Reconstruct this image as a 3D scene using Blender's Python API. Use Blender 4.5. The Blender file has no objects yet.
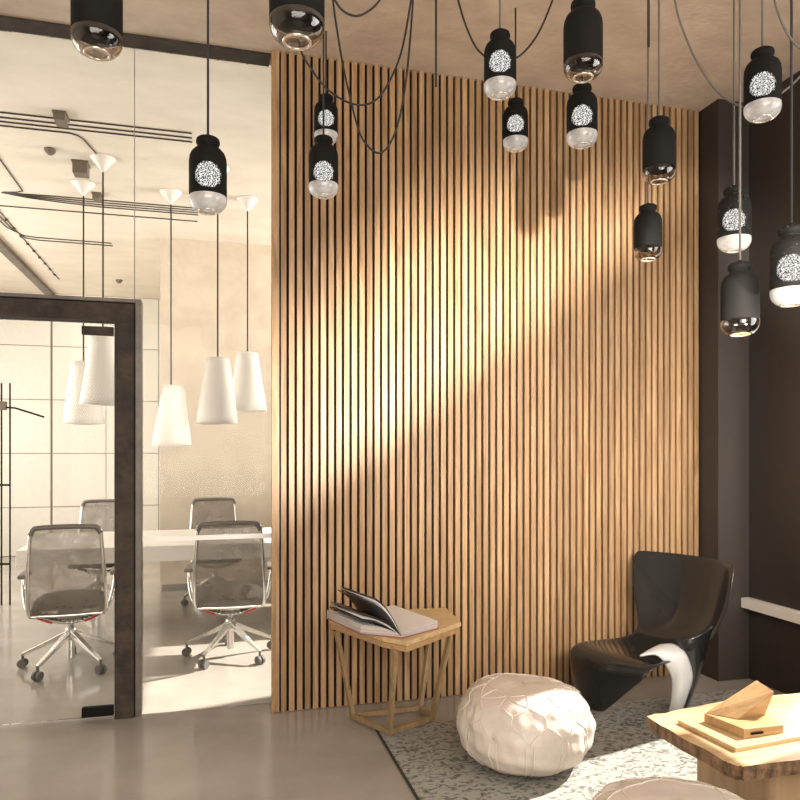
import bpy, bmesh, math, random
from mathutils import Vector, Matrix
random.seed(7)
C = bpy.context.scene.collection
PI = math.pi
# ------------------------------------------------------------------ camera frame
EYE = 1.5; FPX = 714.0; YAW = math.radians(14.9); HOR = 452.0
Fv = Vector((math.sin(YAW), math.cos(YAW), 0)); Rv = Vector((math.cos(YAW), -math.sin(YAW), 0))
CEIL = 3.81
def at(px, py, d):
    "point seen at (px,py) at distance d along the view axis"
    return Fv*d + Rv*((px-400)/FPX*d) + Vector((0, 0, EYE-(py-HOR)/FPX*d))
def on_h(px, py, h):
    d = (EYE-h)*FPX/(py-HOR)
    return at(px, py, d)
# ------------------------------------------------------------------ materials
def nm(name):
    m = bpy.data.materials.new(name); m.use_nodes = True
    nt = m.node_tree; b = nt.nodes['Principled BSDF']
    return m, nt, b
def N(nt, t, **kw):
    n = nt.nodes.new(t)
    for k, v in kw.items():
        if k in n.inputs: n.inputs[k].default_value = v
        else: setattr(n, k, v)
    return n
def L(nt, a, b): nt.links.new(a, b)
def plain(name, col, rough=.5, metal=0, emis=None, es=1, coat=0, spec=.5, trans=0):
    m, nt, b = nm(name)
    b.inputs['Base Color'].default_value = (*col, 1); b.inputs['Roughness'].default_value = rough
    b.inputs['Metallic'].default_value = metal; b.inputs['Coat Weight'].default_value = coat
    b.inputs['Specular IOR Level'].default_value = spec
    b.inputs['Transmission Weight'].default_value = trans
    # faint procedural variation so nothing is perfectly even
    tc = N(nt, 'ShaderNodeTexCoord'); nz = N(nt, 'ShaderNodeTexNoise', Scale=14.0, Detail=4.0)
    mx = N(nt, 'ShaderNodeMix', data_type='RGBA', blend_type='MULTIPLY'); mx.inputs[0].default_value = .18
    mr = N(nt, 'ShaderNodeMapRange'); mr.inputs[1].default_value = .3; mr.inputs[2].default_value = .7; mr.inputs[3].default_value = .7
    L(nt, tc.outputs['Object'], nz.inputs['Vector']); L(nt, nz.outputs[0], mr.inputs[0])
    mx.inputs[6].default_value = (*col, 1); L(nt, mr.outputs[0], mx.inputs[7]); L(nt, mx.outputs[2], b.inputs['Base Color'])
    if emis:
        b.inputs['Emission Color'].default_value = (*emis, 1); b.inputs['Emission Strength'].default_value = es
    return m
def mottled(name, c1, c2, scale=3, rough=.6, stretch=(1, 1, 1), bump=0, detail=8, rr=None, lo=.35, hi=.65, spec=.5):
    m, nt, b = nm(name)
    tc = N(nt, 'ShaderNodeTexCoord'); mp = N(nt, 'ShaderNodeMapping'); mp.inputs['Scale'].default_value = stretch
    nz = N(nt, 'ShaderNodeTexNoise', Scale=scale, Detail=float(detail), Roughness=.6)
    cr = N(nt, 'ShaderNodeValToRGB'); cr.color_ramp.elements[0].position = lo; cr.color_ramp.elements[1].position = hi
    cr.color_ramp.elements[0].color = (*c1, 1); cr.color_ramp.elements[1].color = (*c2, 1)
    L(nt, tc.outputs['Object'], mp.inputs['Vector']); L(nt, mp.outputs[0], nz.inputs['Vector'])
    L(nt, nz.outputs[0], cr.inputs[0]); L(nt, cr.outputs[0], b.inputs['Base Color'])
    b.inputs['Roughness'].default_value = rough; b.inputs['Specular IOR Level'].default_value = spec
    if rr:
        r = N(nt, 'ShaderNodeMapRange'); r.inputs[1].default_value = .3; r.inputs[2].default_value = .7
        r.inputs[3].default_value = rr[0]; r.inputs[4].default_value = rr[1]
        L(nt, nz.outputs[0], r.inputs[0]); L(nt, r.outputs[0], b.inputs['Roughness'])
    if bump:
        bp = N(nt, 'ShaderNodeBump', Strength=bump, Distance=.01); n2 = N(nt, 'ShaderNodeTexNoise', Scale=scale*6, Detail=6.0)
        L(nt, mp.outputs[0], n2.inputs['Vector']); L(nt, n2.outputs[0], bp.inputs['Height']); L(nt, bp.outputs[0], b.inputs['Normal'])
    return m
def wood(name, c1, c2, c3, axis='Z', scale=6, rough=.5, strips=None):
    "grain stretched along one axis; strips=(x0, period) gives every slat its own tone"
    m, nt, b = nm(name)
    tc = N(nt, 'ShaderNodeTexCoord'); mp = N(nt, 'ShaderNodeMapping')
    st = {'X': (.06, 1, 1), 'Y': (1, .06, 1), 'Z': (1, 1, .06)}[axis]
    mp.inputs['Scale'].default_value = st
    L(nt, tc.outputs['Object'], mp.inputs['Vector'])
    nz = N(nt, 'ShaderNodeTexNoise', Scale=scale*4.0, Detail=6.0, Roughness=.65); nz.inputs['Distortion'].default_value = 1.2
    cr = N(nt, 'ShaderNodeValToRGB'); e = cr.color_ramp.elements
    e[0].position = .3; e[0].color = (*c1, 1); e[1].position = .72; e[1].color = (*c3, 1)
    k = e.new(.5); k.color = (*c2, 1)
    L(nt, nz.outputs[0], cr.inputs[0]); out = cr.outputs[0]
    if strips:
        sp = N(nt, 'ShaderNodeSeparateXYZ'); L(nt, tc.outputs['Object'], sp.inputs[0])
        a = N(nt, 'ShaderNodeMath', operation='SUBTRACT'); a.inputs[1].default_value = strips[0]; L(nt, sp.outputs[0], a.inputs[0])
        d = N(nt, 'ShaderNodeMath', operation='DIVIDE'); d.inputs[1].default_value = strips[1]; L(nt, a.outputs[0], d.inputs[0])
        f = N(nt, 'ShaderNodeMath', operation='FLOOR'); L(nt, d.outputs[0], f.inputs[0])
        w = N(nt, 'ShaderNodeTexWhiteNoise', noise_dimensions='1D'); L(nt, f.outputs[0], w.inputs['W'])
        # shift the grain per slat
        cb = N(nt, 'ShaderNodeCombineXYZ'); mm = N(nt, 'ShaderNodeMath', operation='MULTIPLY'); mm.inputs[1].default_value = 9
        L(nt, w.outputs[0], mm.inputs[0]); L(nt, mm.outputs[0], cb.inputs[2]); L(nt, mm.outputs[0], cb.inputs[1])
        va = N(nt, 'ShaderNodeVectorMath', operation='ADD'); L(nt, mp.outputs[0], va.inputs[0]); L(nt, cb.outputs[0], va.inputs[1])
        L(nt, va.outputs[0], nz.inputs['Vector'])
        r = N(nt, 'ShaderNodeMapRange'); r.inputs[3].default_value = .78; r.inputs[4].default_value = 1.12; L(nt, w.outputs[0], r.inputs[0])
        mx = N(nt, 'ShaderNodeMix', data_type='RGBA', blend_type='MULTIPLY'); mx.inputs[0].default_value = 1
        L(nt, out, mx.inputs[6]); L(nt, r.outputs[0], mx.inputs[7]); out = mx.outputs[2]
    else:
        L(nt, mp.outputs[0], nz.inputs['Vector'])
    L(nt, out, b.inputs['Base Color']); b.inputs['Roughness'].default_value = rough
    return m
def glassy(name, tint, refl=.5, facing=.25, extra=0.0, rough=.02):
    "thin clear glass: see-through with a view-angle dependent mirror"
    m = bpy.data.materials.new(name); m.use_nodes = True; nt = m.node_tree; nt.nodes.clear()
    o = N(nt, 'ShaderNodeOutputMaterial'); t = N(nt, 'ShaderNodeBsdfTransparent'); g = N(nt, 'ShaderNodeBsdfGlossy')
    t.inputs[0].default_value = (*tint, 1); g.inputs['Roughness'].default_value = rough
    lw = N(nt, 'ShaderNodeLayerWeight', Blend=facing); mx = N(nt, 'ShaderNodeMixShader')
    ml = N(nt, 'ShaderNodeMath', operation='MULTIPLY_ADD'); ml.inputs[1].default_value = refl; ml.inputs[2].default_value = extra
    L(nt, lw.outputs['Fresnel' if facing < .2 else 'Facing'], ml.inputs[0]); L(nt, ml.outputs[0], mx.inputs[0])
    L(nt, t.outputs[0], mx.inputs[1]); L(nt, g.outputs[0], mx.inputs[2]); L(nt, mx.outputs[0], o.inputs[0])
    return m

X0, PER, NSL = .349, .04615, 62
M = {}
M['slat'] = wood('slat_oak', (.245, .135, .060), (.385, .235, .120), (.54, .36, .205), 'Z', 7, .45, (X0, PER))
M['oak'] = wood('oak', (.30, .17, .07), (.42, .26, .12), (.52, .34, .17), 'X', 5, .45)
M['oaky'] = wood('light_oak', (.42, .27, .12), (.55, .39, .20), (.66, .49, .28), 'X', 5, .4)
M['oakz'] = wood('oak_legs', (.22, .145, .07), (.30, .205, .105), (.38, .27, .145), 'Z', 6, .45)
M['slab'] = wood('live_edge_top', (.34, .20, .10), (.58, .40, .22), (.68, .50, .30), 'X', 1.6, .4)
M['bark'] = mottled('rough_bark_edge', (.10, .055, .03), (.32, .19, .10), 30, .85, (1, 1, .35), .8)
M['block'] = wood('end_grain_block', (.30, .18, .09), (.40, .26, .14), (.48, .32, .18), 'Z', 2, .6)
M['felt'] = plain('black_felt_backing', (.012, .009, .007), .95, spec=.1)
M['dark'] = mottled('dark_brown_plaster', (.030, .023, .019), (.042, .033, .028), 2, .6, (1, 1, .3), .05)
M['dark2'] = mottled('dark_brown_panel', (.030, .024, .021), (.040, .033, .029), 2, .45, (1, 1, .3))
M['ceil'] = mottled('raw_concrete_ceiling', (.54, .44, .35), (.67, .56, .455), 3.5, .85, (1, 1.6, 1), .35, 10)
M['ceil2'] = mottled('office_ceiling_plaster', (.68, .62, .53), (.76, .70, .61), 2.2, .8, (1, 1.6, 1), .25, 10)
M['plaster'] = mottled('beige_plaster', (.62, .53, .43), (.70, .62, .51), 5, .85, (1, 1, 1), .10, 10)
M['white'] = plain('white_panel', (.80, .77, .71), .35)
M['joint'] = plain('grey_joint', (.30, .28, .25), .7)
M['wall'] = plain('warm_white_wall', (.62, .56, .48), .8)
M['floor'] = mottled('polished_concrete', (.31, .28, .245), (.40, .365, .325), 1.4, .2, (1, 1, 1), .02, 9, (.08, .24))
M['steel'] = mottled('rusty_blackened_steel', (.020, .017, .015), (.075, .055, .043), 9, .55, (1, 1, 1), .3, 10, (.55, .9), spec=.25)
M['steel2'] = mottled('dull_steel_trim', (.10, .085, .07), (.17, .145, .12), 9, .45, (1, 1, 1), .1)
M['ltrim'] = plain('pale_ledge', (.80, .76, .70), .5)
M['blk'] = plain('matt_black_metal', (.006, .0055, .005), .8, spec=.2)
M['blkgloss'] = plain('gloss_black_shell', (.013, .014, .015), .17, coat=.3)
M['silver'] = plain('brushed_silver', (.68, .68, .68), .3, 0)
M['chrome'] = plain('chair_aluminium', (.72, .70, .66), .22, .85)
M['greyframe'] = plain('grey_chair_frame', (.17, .155, .14), .4, .2)
M['cushion'] = plain('dark_grey_seat_fabric', (.06, .05, .043), .9)
M['red'] = plain('red_plastic', (.55, .025, .02), .4)
M['tyre'] = plain('grey_caster', (.12, .11, .10), .6)
M['cord'] = plain('black_cord', (.012, .011, .010), .6)
M['litcord'] = plain('lit_black_cord', (.12, .11, .10), .5)  # grey tone paints in the light caught by black cords
M['conduit'] = plain('dark_conduit', (.05, .04, .032), .6)
M['cbox'] = plain('brown_grey_box', (.16, .13, .10), .6)
M['shade'] = plain('white_plaster_shade', (.86, .83, .78), .6)
M['page'] = plain('white_page', (.80, .77, .77), .6)
M['pageedge'] = mottled('page_edges', (.30, .26, .25), (.62, .57, .55), 3, .8, (1, 1, 160))
M['darkpage'] = plain('dark_printed_page', (.035, .035, .035), .4)
M['cover'] = plain('dull_red_cover', (.35, .10, .08), .6)
M['tabletop'] = plain('white_laminate', (.88, .86, .81), .3)
M['leather'] = mottled('cream_leather', (.58, .51, .45), (.66, .59, .53), 6, .36, (1, 1, 1), .25, 8)
M['piping'] = plain('cream_stitching', (.72, .66, .59), .6)
M['glass'] = glassy('clear_partition_glass', (.97, .97, .96), .9, .12, 0.0)
M['glass2'] = glassy('clear_lamp_glass', (.60, .54, .47), .5, .35, .04, .10)
M['gring'] = plain('thick_glass_ring', (.75, .66, .55), .1, .6)
M['strip'] = plain('white_safety_stripe', (.95, .94, .90), .5)
def lit_glass():
    m, nt, b = nm('lit_frosted_glass')
    tc = N(nt, 'ShaderNodeTexCoord'); nz = N(nt, 'ShaderNodeTexNoise', Scale=22.0, Detail=2.0)
    r = N(nt, 'ShaderNodeMapRange'); r.inputs[1].default_value = .35; r.inputs[2].default_value = .65; r.inputs[3].default_value = .06; r.inputs[4].default_value = .30
    L(nt, tc.outputs['Object'], nz.inputs['Vector']); L(nt, nz.outputs[0], r.inputs[0]); L(nt, r.outputs[0], b.inputs['Emission Strength'])
    b.inputs['Base Color'].default_value = (.30, .28, .26, 1); b.inputs['Roughness'].default_value = .12
    b.inputs['Emission Color'].default_value = (1, .95, .90, 1)
    return m
M['litglass'] = lit_glass()
def perforated(name, lo):
    m, nt, b = nm(name)
    tc = N(nt, 'ShaderNodeTexCoord'); nz = N(nt, 'ShaderNodeTexNoise', Scale=300.0, Detail=.5)
    nz.inputs['Distortion'].default_value = .4
    cr = N(nt, 'ShaderNodeValToRGB'); e = cr.color_ramp.elements; e[0].position = lo; e[0].color = (0, 0, 0, 1)
    e[1].position = lo+.03; e[1].color = (1, 1, 1, 1)
    L(nt, tc.outputs['Object'], nz.inputs['Vector']); L(nt, nz.outputs[0], cr.inputs[0])
    b.inputs['Base Color'].default_value = (.006, .0055, .005, 1); b.inputs['Specular IOR Level'].default_value = .2; b.inputs['Roughness'].default_value = .7
    b.inputs['Emission Color'].default_value = (1, .97, .93, 1); L(nt, cr.outputs[0], b.inputs['Emission Strength'])
    return m
M['perf'] = perforated('perforated_glow', .49)
def ragged(m, R):
    nt = m.node_tree; tc = [n for n in nt.nodes if n.type == 'TEX_COORD'][0]; cr = [n for n in nt.nodes if n.type == 'VALTORGB'][0]
    nz = [n for n in nt.nodes if n.type == 'TEX_NOISE'][0]
    vl = N(nt, 'ShaderNodeVectorMath', operation='LENGTH'); L(nt, tc.outputs['Object'], vl.inputs[0])
    r = N(nt, 'ShaderNodeMapRange'); r.inputs[1].default_value = R*.86; r.inputs[2].default_value = R*1.04; r.inputs[3].default_value = 0; r.inputs[4].default_value = -.22
    L(nt, vl.outputs['Value'], r.inputs[0]); a = N(nt, 'ShaderNodeMath', operation='ADD'); L(nt, nz.outputs[0], a.inputs[0]); L(nt, r.outputs[0], a.inputs[1]); L(nt, a.outputs[0], cr.inputs[0])
ragged(M['perf'], .047)
M['speckle'] = perforated('speckled_body', .77)
def meshfab():
    m = bpy.data.materials.new('open_mesh_fabric'); m.use_nodes = True; nt = m.node_tree
    b = nt.nodes['Principled BSDF']; b.inputs['Base Color'].default_value = (.22, .19, .165, 1); b.inputs['Roughness'].default_value = .8
    t = N(nt, 'ShaderNodeBsdfTransparent'); mx = N(nt, 'ShaderNodeMixShader'); o = nt.nodes['Material Output']
    tc = N(nt, 'ShaderNodeTexCoord'); nz = N(nt, 'ShaderNodeTexNoise', Scale=9.0, Detail=2.0)
    r = N(nt, 'ShaderNodeMapRange'); r.inputs[1].default_value = .3; r.inputs[2].default_value = .7; r.inputs[3].default_value = .78; r.inputs[4].default_value = .52
    L(nt, tc.outputs['Object'], nz.inputs['Vector']); L(nt, nz.outputs[0], r.inputs[0]); L(nt, r.outputs[0], mx.inputs[0])
    L(nt, t.outputs[0], mx.inputs[1]); L(nt, b.outputs[0], mx.inputs[2]); L(nt, mx.outputs[0], o.inputs[0])
    return m
M['meshfab'] = meshfab()
def rugmat():
    m, nt, b = nm('distressed_floral_rug')
    tc = N(nt, 'ShaderNodeTexCoord')
    n1 = N(nt, 'ShaderNodeTexNoise', Scale=5.5, Detail=3.0); n1.inputs['Distortion'].default_value = 2.6
    wv = N(nt, 'ShaderNodeTexWave', Scale=6.5, Distortion=14.0, Detail=3.0); wv.wave_type = 'RINGS'
    wv.inputs['Detail Scale'].default_value = 2.2
    n2 = N(nt, 'ShaderNodeTexNoise', Scale=38.0, Detail=7.0)
    n3 = N(nt, 'ShaderNodeTexNoise', Scale=260.0, Detail=2.0)
    for n in (n1, wv, n2, n3): L(nt, tc.outputs['Object'], n.inputs['Vector'])
    a = N(nt, 'ShaderNodeMath', operation='MULTIPLY_ADD'); a.inputs[1].default_value = .33
    L(nt, wv.outputs[1], a.inputs[0]); L(nt, n2.outputs[0], a.inputs[2])
    c = N(nt, 'ShaderNodeMath', operation='MULTIPLY_ADD'); c.inputs[1].default_value = .5; L(nt, n1.outputs[0], c.inputs[0]); L(nt, a.outputs[0], c.inputs[2])
    c2 = N(nt, 'ShaderNodeMath', operation='MULTIPLY_ADD'); c2.inputs[1].default_value = .35; L(nt, n3.outputs[0], c2.inputs[0]); L(nt, c.outputs[0], c2.inputs[2])
    cr = N(nt, 'ShaderNodeValToRGB'); e = cr.color_ramp.elements
    e[0].position = .90; e[0].color = (.11, .108, .095, 1); e[1].position = 1.0; e[1].color = (.34, .335, .305, 1)
    mr = N(nt, 'ShaderNodeMapRange'); mr.inputs[1].default_value = .72; mr.inputs[2].default_value = 1.35
    cr.color_ramp.elements[0].position = .15; cr.color_ramp.elements[1].position = .62
    k = cr.color_ramp.elements.new(.36); k.color = (.20, .198, .18, 1)
    L(nt, c2.outputs[0], mr.inputs[0]); L(nt, mr.outputs[0], cr.inputs[0]); L(nt, cr.outputs[0], b.inputs['Base Color'])
    b.inputs['Roughness'].default_value = .95
    bp = N(nt, 'ShaderNodeBump', Strength=.5, Distance=.004); L(nt, n3.outputs[0], bp.inputs['Height']); L(nt, bp.outputs[0], b.inputs['Normal'])
    return m
M['rug'] = rugmat()
M['rugedge'] = plain('dark_rug_binding', (.03, .028, .022), .9)
# ------------------------------------------------------------------ mesh helpers
class MB:
    def __init__(s): s.v = []; s.f = []; s.mi = []
    def add(s, vs, fs, mi=0):
        o = len(s.v); s.v += [Vector(v) for v in vs]; s.f += [tuple(i+o for i in f) for f in fs]; s.mi += [mi]*len(fs); return s
    def box(s, a, b, mi=0):
        x0, y0, z0 = a; x1, y1, z1 = b
        x0, x1 = sorted((x0, x1)); y0, y1 = sorted((y0, y1)); z0, z1 = sorted((z0, z1))
        return s.add([(x0, y0, z0), (x1, y0, z0), (x1, y1, z0), (x0, y1, z0), (x0, y0, z1), (x1, y0, z1), (x1, y1, z1), (x0, y1, z1)],
                     [(0, 3, 2, 1), (4, 5, 6, 7), (0, 1, 5, 4), (1, 2, 6, 5), (2, 3, 7, 6), (3, 0, 4, 7)], mi)
    def prism(s, pts, z0, z1, mi=0, side=None):
        n = len(pts); vs = [(p[0], p[1], z0) for p in pts]+[(p[0], p[1], z1) for p in pts]
        s.add(vs, [tuple(reversed(range(n))), tuple(range(n, 2*n))], mi)
        s.add(vs, [(i, (i+1) % n, n+(i+1) % n, n+i) for i in range(n)], mi if side is None else side); return s
    def bar(s, p, q, w, h, up=(0, 0, 1), w2=None, h2=None, mi=0):
        p, q = Vector(p), Vector(q); d = (q-p).normalized(); u = Vector(up)
        a = d.cross(u)
        if a.length < 1e-4: a = d.cross(Vector((1, 0, 0)))
        a.normalize(); b = a.cross(d).normalized(); w2 = w2 or w; h2 = h2 or h
        vs = []
        for c, ww, hh in ((p, w, h), (q, w2, h2)):
            for i, j in ((-1, -1), (1, -1), (1, 1), (-1, 1)): vs.append(c+a*(i*ww/2)+b*(j*hh/2))
        return s.add(vs, [(0, 1, 2, 3), (7, 6, 5, 4), (0, 4, 5, 1), (1, 5, 6, 2), (2, 6, 7, 3), (3, 7, 4, 0)], mi)
    def tube(s, pts, r, n=8, closed=False, mi=0, radii=None):
        pts = [Vector(p) for p in pts]; m = len(pts); vs = []; ref = None
        for i, p in enumerate(pts):
            if closed: t = pts[(i+1) % m]-pts[i-1]
            else: t = pts[min(i+1, m-1)]-pts[max(i-1, 0)]
            t.normalize()
            if ref is None:
                ref = t.cross(Vector((0, 0, 1)))
                if ref.length < .1: ref = t.cross(Vector((1, 0, 0)))
            ref = (ref-t*ref.dot(t)).normalized(); b = t.cross(ref)
            rr = radii[i] if radii else r
            for k in range(n):
                a = 2*PI*k/n; vs.append(p+ref*(math.cos(a)*rr)+b*(math.sin(a)*rr))
        fs = []
        for i in range(m if closed else m-1):
            j = (i+1) % m
            for k in range(n): fs.append((i*n+k, j*n+k, j*n+(k+1) % n, i*n+(k+1) % n))
        if not closed: fs += [tuple(range(n)), tuple(reversed(range((m-1)*n, m*n)))]
        return s.add(vs, fs, mi)
    def lathe(s, prof, n=32, c=(0, 0, 0), mi=0):
        vs = []; c = Vector(c)
        for r, z in prof:
            for k in range(n):
                a = 2*PI*k/n; vs.append(c+Vector((r*math.cos(a), r*math.sin(a), z)))
        fs = []
        for i in range(len(prof)-1):
            for k in range(n): fs.append((i*n+k, i*n+(k+1) % n, (i+1)*n+(k+1) % n, (i+1)*n+k))
        return s.add(vs, fs, mi)
    def grid(s, rows, mi=0):
        n = len(rows[0]); vs = [p for r in rows for p in r]; fs = []
        for i in range(len(rows)-1):
            for k in range(n-1): fs.append((i*n+k, i*n+k+1, (i+1)*n+k+1, (i+1)*n+k))
        return s.add(vs, fs, mi)
    def obj(s, name, mats, parent=None, smooth=False, bevel=0, solid=0, sub=0, seg=2, weld=1e-5, loc=None):
        me = bpy.data.meshes.new(name)
        me.from_pydata([tuple(v) for v in s.v], [], s.f)
        if not isinstance(mats, (list, tuple)): mats = [mats]
        for m in mats: me.materials.append(m)
        for p, i in zip(me.polygons, s.mi): p.material_index = i
        bm = bmesh.new(); bm.from_mesh(me)
        bmesh.ops.remove_doubles(bm, verts=bm.verts, dist=weld)
        bmesh.ops.recalc_face_normals(bm, faces=bm.faces)
        if smooth:
            for f in bm.faces: f.smooth = True
        bm.to_mesh(me); bm.free()
        o = bpy.data.objects.new(name, me); C.objects.link(o)
        if parent: o.parent = parent
        if loc:
            o.location = loc
            me.transform(Matrix.Translation(-Vector(loc)))
        if solid:
            k = o.modifiers.new('s', 'SOLIDIFY'); k.thickness = solid; k.offset = 0
        if sub:
            k = o.modifiers.new('u', 'SUBSURF'); k.levels = sub; k.render_levels = sub
        if bevel:
            k = o.modifiers.new('b', 'BEVEL'); k.width = bevel; k.segments = seg; k.limit_method = 'ANGLE'
            k.angle_limit = math.radians(40)
        return o
def thing(name, label, cat, loc=(0, 0, 0), rz=0, group=None):
    o = bpy.data.objects.new(name, None); C.objects.link(o); o.location = loc; o.rotation_euler = (0, 0, rz)
    o.empty_display_size = .1
    return tag(o, label, cat, group)
def tag(o, label, cat, group=None):
    o['label'] = label; o['category'] = cat
    if group: o['group'] = group
    return o
def struct(o, label=None):
    o['kind'] = 'structure'
    if label: o['label'] = label
    return o
def dup(root, loc, rz, label, group=None):
    r = root.copy(); C.objects.link(r); r.location = loc; r.rotation_euler = (0, 0, rz); r['label'] = label
    if group: r['group'] = group
    for ch in list(root.children):
        c = ch.copy(); C.objects.link(c); c.parent = r
        for g in list(ch.children):
            d = g.copy(); C.objects.link(d); d.parent = c
    return r
def spline(pts, n=10, closed=False):
    pts = [Vector(p) for p in pts]; out = []; m = len(pts)
    rng = m if closed else m-1
    for i in range(rng):
        g = (lambda k: pts[k % m]) if closed else (lambda k: pts[max(0, min(m-1, k))])
        p0, p1, p2, p3 = g(i-1), g(i), g(i+1), g(i+2)
        for k in range(n):
            t = k/n
            out.append(.5*((2*p1)+(-p0+p2)*t+(2*p0-5*p1+4*p2-p3)*t*t+(-p0+3*p1-3*p2+p3)*t**3))
    if not closed: out.append(pts[-1])
    return out
# ------------------------------------------------------------------ the setting
YS = 4.15      # slat front plane
YG = 4.32      # glass plane
XR = 3.45      # dark right wall
YA = 8.1; YB = 11.35
struct(MB().box((-4.2, -3.2, -.12), (5.4, 11.7, 0)).obj('floor', M['floor']), 'polished greige concrete floor')
struct(MB().box((-4.2, -3.2, CEIL), (XR+.08, YG, CEIL+.15)).obj('ceiling', M['ceil']), 'raw beige concrete ceiling')
struct(MB().box((-4.2, YG, CEIL), (XR+.08, 11.7, CEIL+.15)).obj('ceiling_office', M['ceil2']), 'pale ceiling over the glazed office')
# slat wall: backing board + 62 oak slats
w = MB(); w.box((X0+.004, YS+.024, 0), (3.21, YS+.05, CEIL), 1); w.box((X0+.06, YS+.05, 0), (3.21, YG+.03, CEIL), 1)
for i in range(NSL):
    x = X0+i*PER
    w.box((x, YS, 0.004), (x+(.0305 if i else .036), YS+.024, CEIL), 0)
struct(w.obj('wall_slatted', [M['slat'], M['felt']]), 'vertical oak slat wall on black backing')
struct(MB().box((X0-.006, YS-.003, 0), (X0-.0005, YS+.05, CEIL)).obj('trim_1', M['oak']), 'oak end board of the slat wall')
struct(MB().box((3.2105, 3.975, 0), (XR, YG+.03, CEIL)).obj('wall_pier', M['dark']), 'dark brown pier beside the slat wall')
# right wall with a tall window opening out of frame (y 3.545 .. 0.2)
WY1, WY0, WZ0, WZ1 = 3.545, 2.44, .62, 3.2
r = MB()
r.box((XR, WY1, 0), (XR+.08, YG+.03, CEIL)); r.box((XR, -3.1, 0), (XR+.08, WY0, CEIL))
r.box((XR, WY0, 0), (XR+.08, WY1, WZ0)); r.box((XR, WY0, WZ1), (XR+.08, WY1, CEIL)); r.box((XR, WY0+.001, 1.9), (XR+.08, 2.80, WZ1))  # last box: unseen infill added to keep sun off the front pouf
struct(r.obj('wall_right', M['dark2']), 'dark brown right wall')
struct(MB().box((XR-.065, .3, .475), (XR-.0005, 3.9745, .54)).obj('trim_2', M['ltrim'], bevel=.003), 'pale ledge along the dark right wall')
wf = MB()
for y in (2.46,): wf.box((XR+.02, y-.02, WZ0), (XR+.06, y+.02, WZ1))
struct(wf.obj('window_1', M['steel2']), 'mullions of the side window')
struct(MB().box((-4.1, -3.1, 0), (-4.0, YG, CEIL)).obj('wall_left', M['wall']))
struct(MB().box((-4.1, -3.1, 0), (XR+.08, -3.0, CEIL)).obj('wall_rear', M['wall']))
# office walls
struct(MB().box((-.52, YA, 0), (XR+.08, YA+.12, CEIL)).obj('wall_office_back', M['plaster']), 'beige plaster wall behind the meeting table')
wb = MB(); wb.box((-4.1, YB+.02, 0), (.9, YB+.14, CEIL), 1)
xs = [-4.1, -3.71, -2.97, -2.23, -1.49, -.75, -.01, .73]; zs = [0, .70, 1.48, 2.26, 3.04, CEIL]
for a, b in zip(xs[:-1], xs[1:]):
    for c, d in zip(zs[:-1], zs[1:]):
        g = .016 if abs(a+2.23) < .01 else .005; h = .016 if abs(b+2.23) < .01 else .005
        wb.box((a+g, YB, c+.006), (b-h, YB+.02, d-.006), 0)
struct(wb.obj('wall_office_far', [M['white'], M['joint']]), 'white panelled wall at the far end of the office')
struct(MB().box((-.52, YA+.121, 0), (-.4, YB-.001, CEIL)).obj('wall_office_return', M['plaster']))
struct(MB().box((-4.1, YG, 0), (-4.0, YB, CEIL)).obj('wall_office_left', M['wall']))
ow = MB(); OY0, OY1, OZ0, OZ1 = 5.22, 7.9, 2.15, 3.35
ow.box((XR, YG+.031, 0), (XR+.08, OY0, CEIL)); ow.box((XR, OY1, 0), (XR+.08, YA, CEIL))
ow.box((XR, OY0, 0), (XR+.08, OY1, OZ0)); ow.box((XR, OY0, OZ1), (XR+.08, OY1, CEIL))
struct(ow.obj('wall_office_right', M['wall']))
struct(MB().box((-.50, YA-.016, 0), (XR-.001, YA-.0005, .07)).obj('baseboard_back', M['joint']))
struct(MB().box((-4.0, 4.19, CEIL-.012), (X0-.01, YG+.006, CEIL-.0005)).obj('trim_3', M['steel']), 'dark steel ceiling channel above the glass')
struct(MB().box((-2.29, YG+.01, CEIL-.05), (-2.19, YB-.001, CEIL-.0005)).obj('trim_4', M['steel2']), 'dark track running back along the office ceiling')
struct(MB().box((-4.0, YG-.02, 0.0), (-1.6, YG+.02, .012)).obj('trim_5', M['steel2']))
# steel door portal
XD = -.375          # outer right edge
DZ = 2.365; DB = 2.235
fr = MB()
fr.box((XD-.143, 4.275, 0.0), (XD-.040, 4.40, DB+.0), 0)
fr.box((-3.2, 4.275, DB), (XD-.040, 4.40, DZ-.03), 0)
fr.box((XD-.035, 4.285, 0.0), (XD-.0, 4.385, DZ-.012), 1)
fr.box((-3.2, 4.285, DZ-.022), (XD-.001, 4.385, DZ), 1)
fr.box((XD-.042, 4.29, 0), (XD-.033, 4.37, DZ-.02), 2)
fr.box((-3.2, 4.29, DZ-.032), (XD-.033, 4.37, DZ-.02), 2)
door = bpy.data.objects.new('door_1', None); C.objects.link(door); door.location = (XD-.1, 4.3, 0); struct(door, 'frameless glass door in a rusty steel portal')
MI = Matrix.Translation(-Vector(door.location))
def under(o, p):
    o.parent = p; o.matrix_parent_inverse = Matrix.Translation(-Vector(p.location)); return o
under(fr.obj('door_frame', [M['steel'], M['steel2'], M['blk']], bevel=.006), door)
under(MB().box((-1.75, YG-.005, .012), (XD-.148, YG+.005, DB-.012)).obj('door_leaf', M['glass']), door)
under(MB().box((XD-.318, YG-.016, .014), (XD-.152, YG+.016, .070)).obj('patch_fitting', M['blk'], bevel=.003), door)
under(MB().box((XD-.318, YG-.016, DB-.078), (XD-.152, YG+.016, DB-.030)).obj('patch_fitting', M['steel'], bevel=.003), door)
under(MB().box((XD-.1475, YG-.006, .012), (XD-.1445, YG+.006, DB-.012)).obj('edge_seal', M['ltrim']), door)
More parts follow.
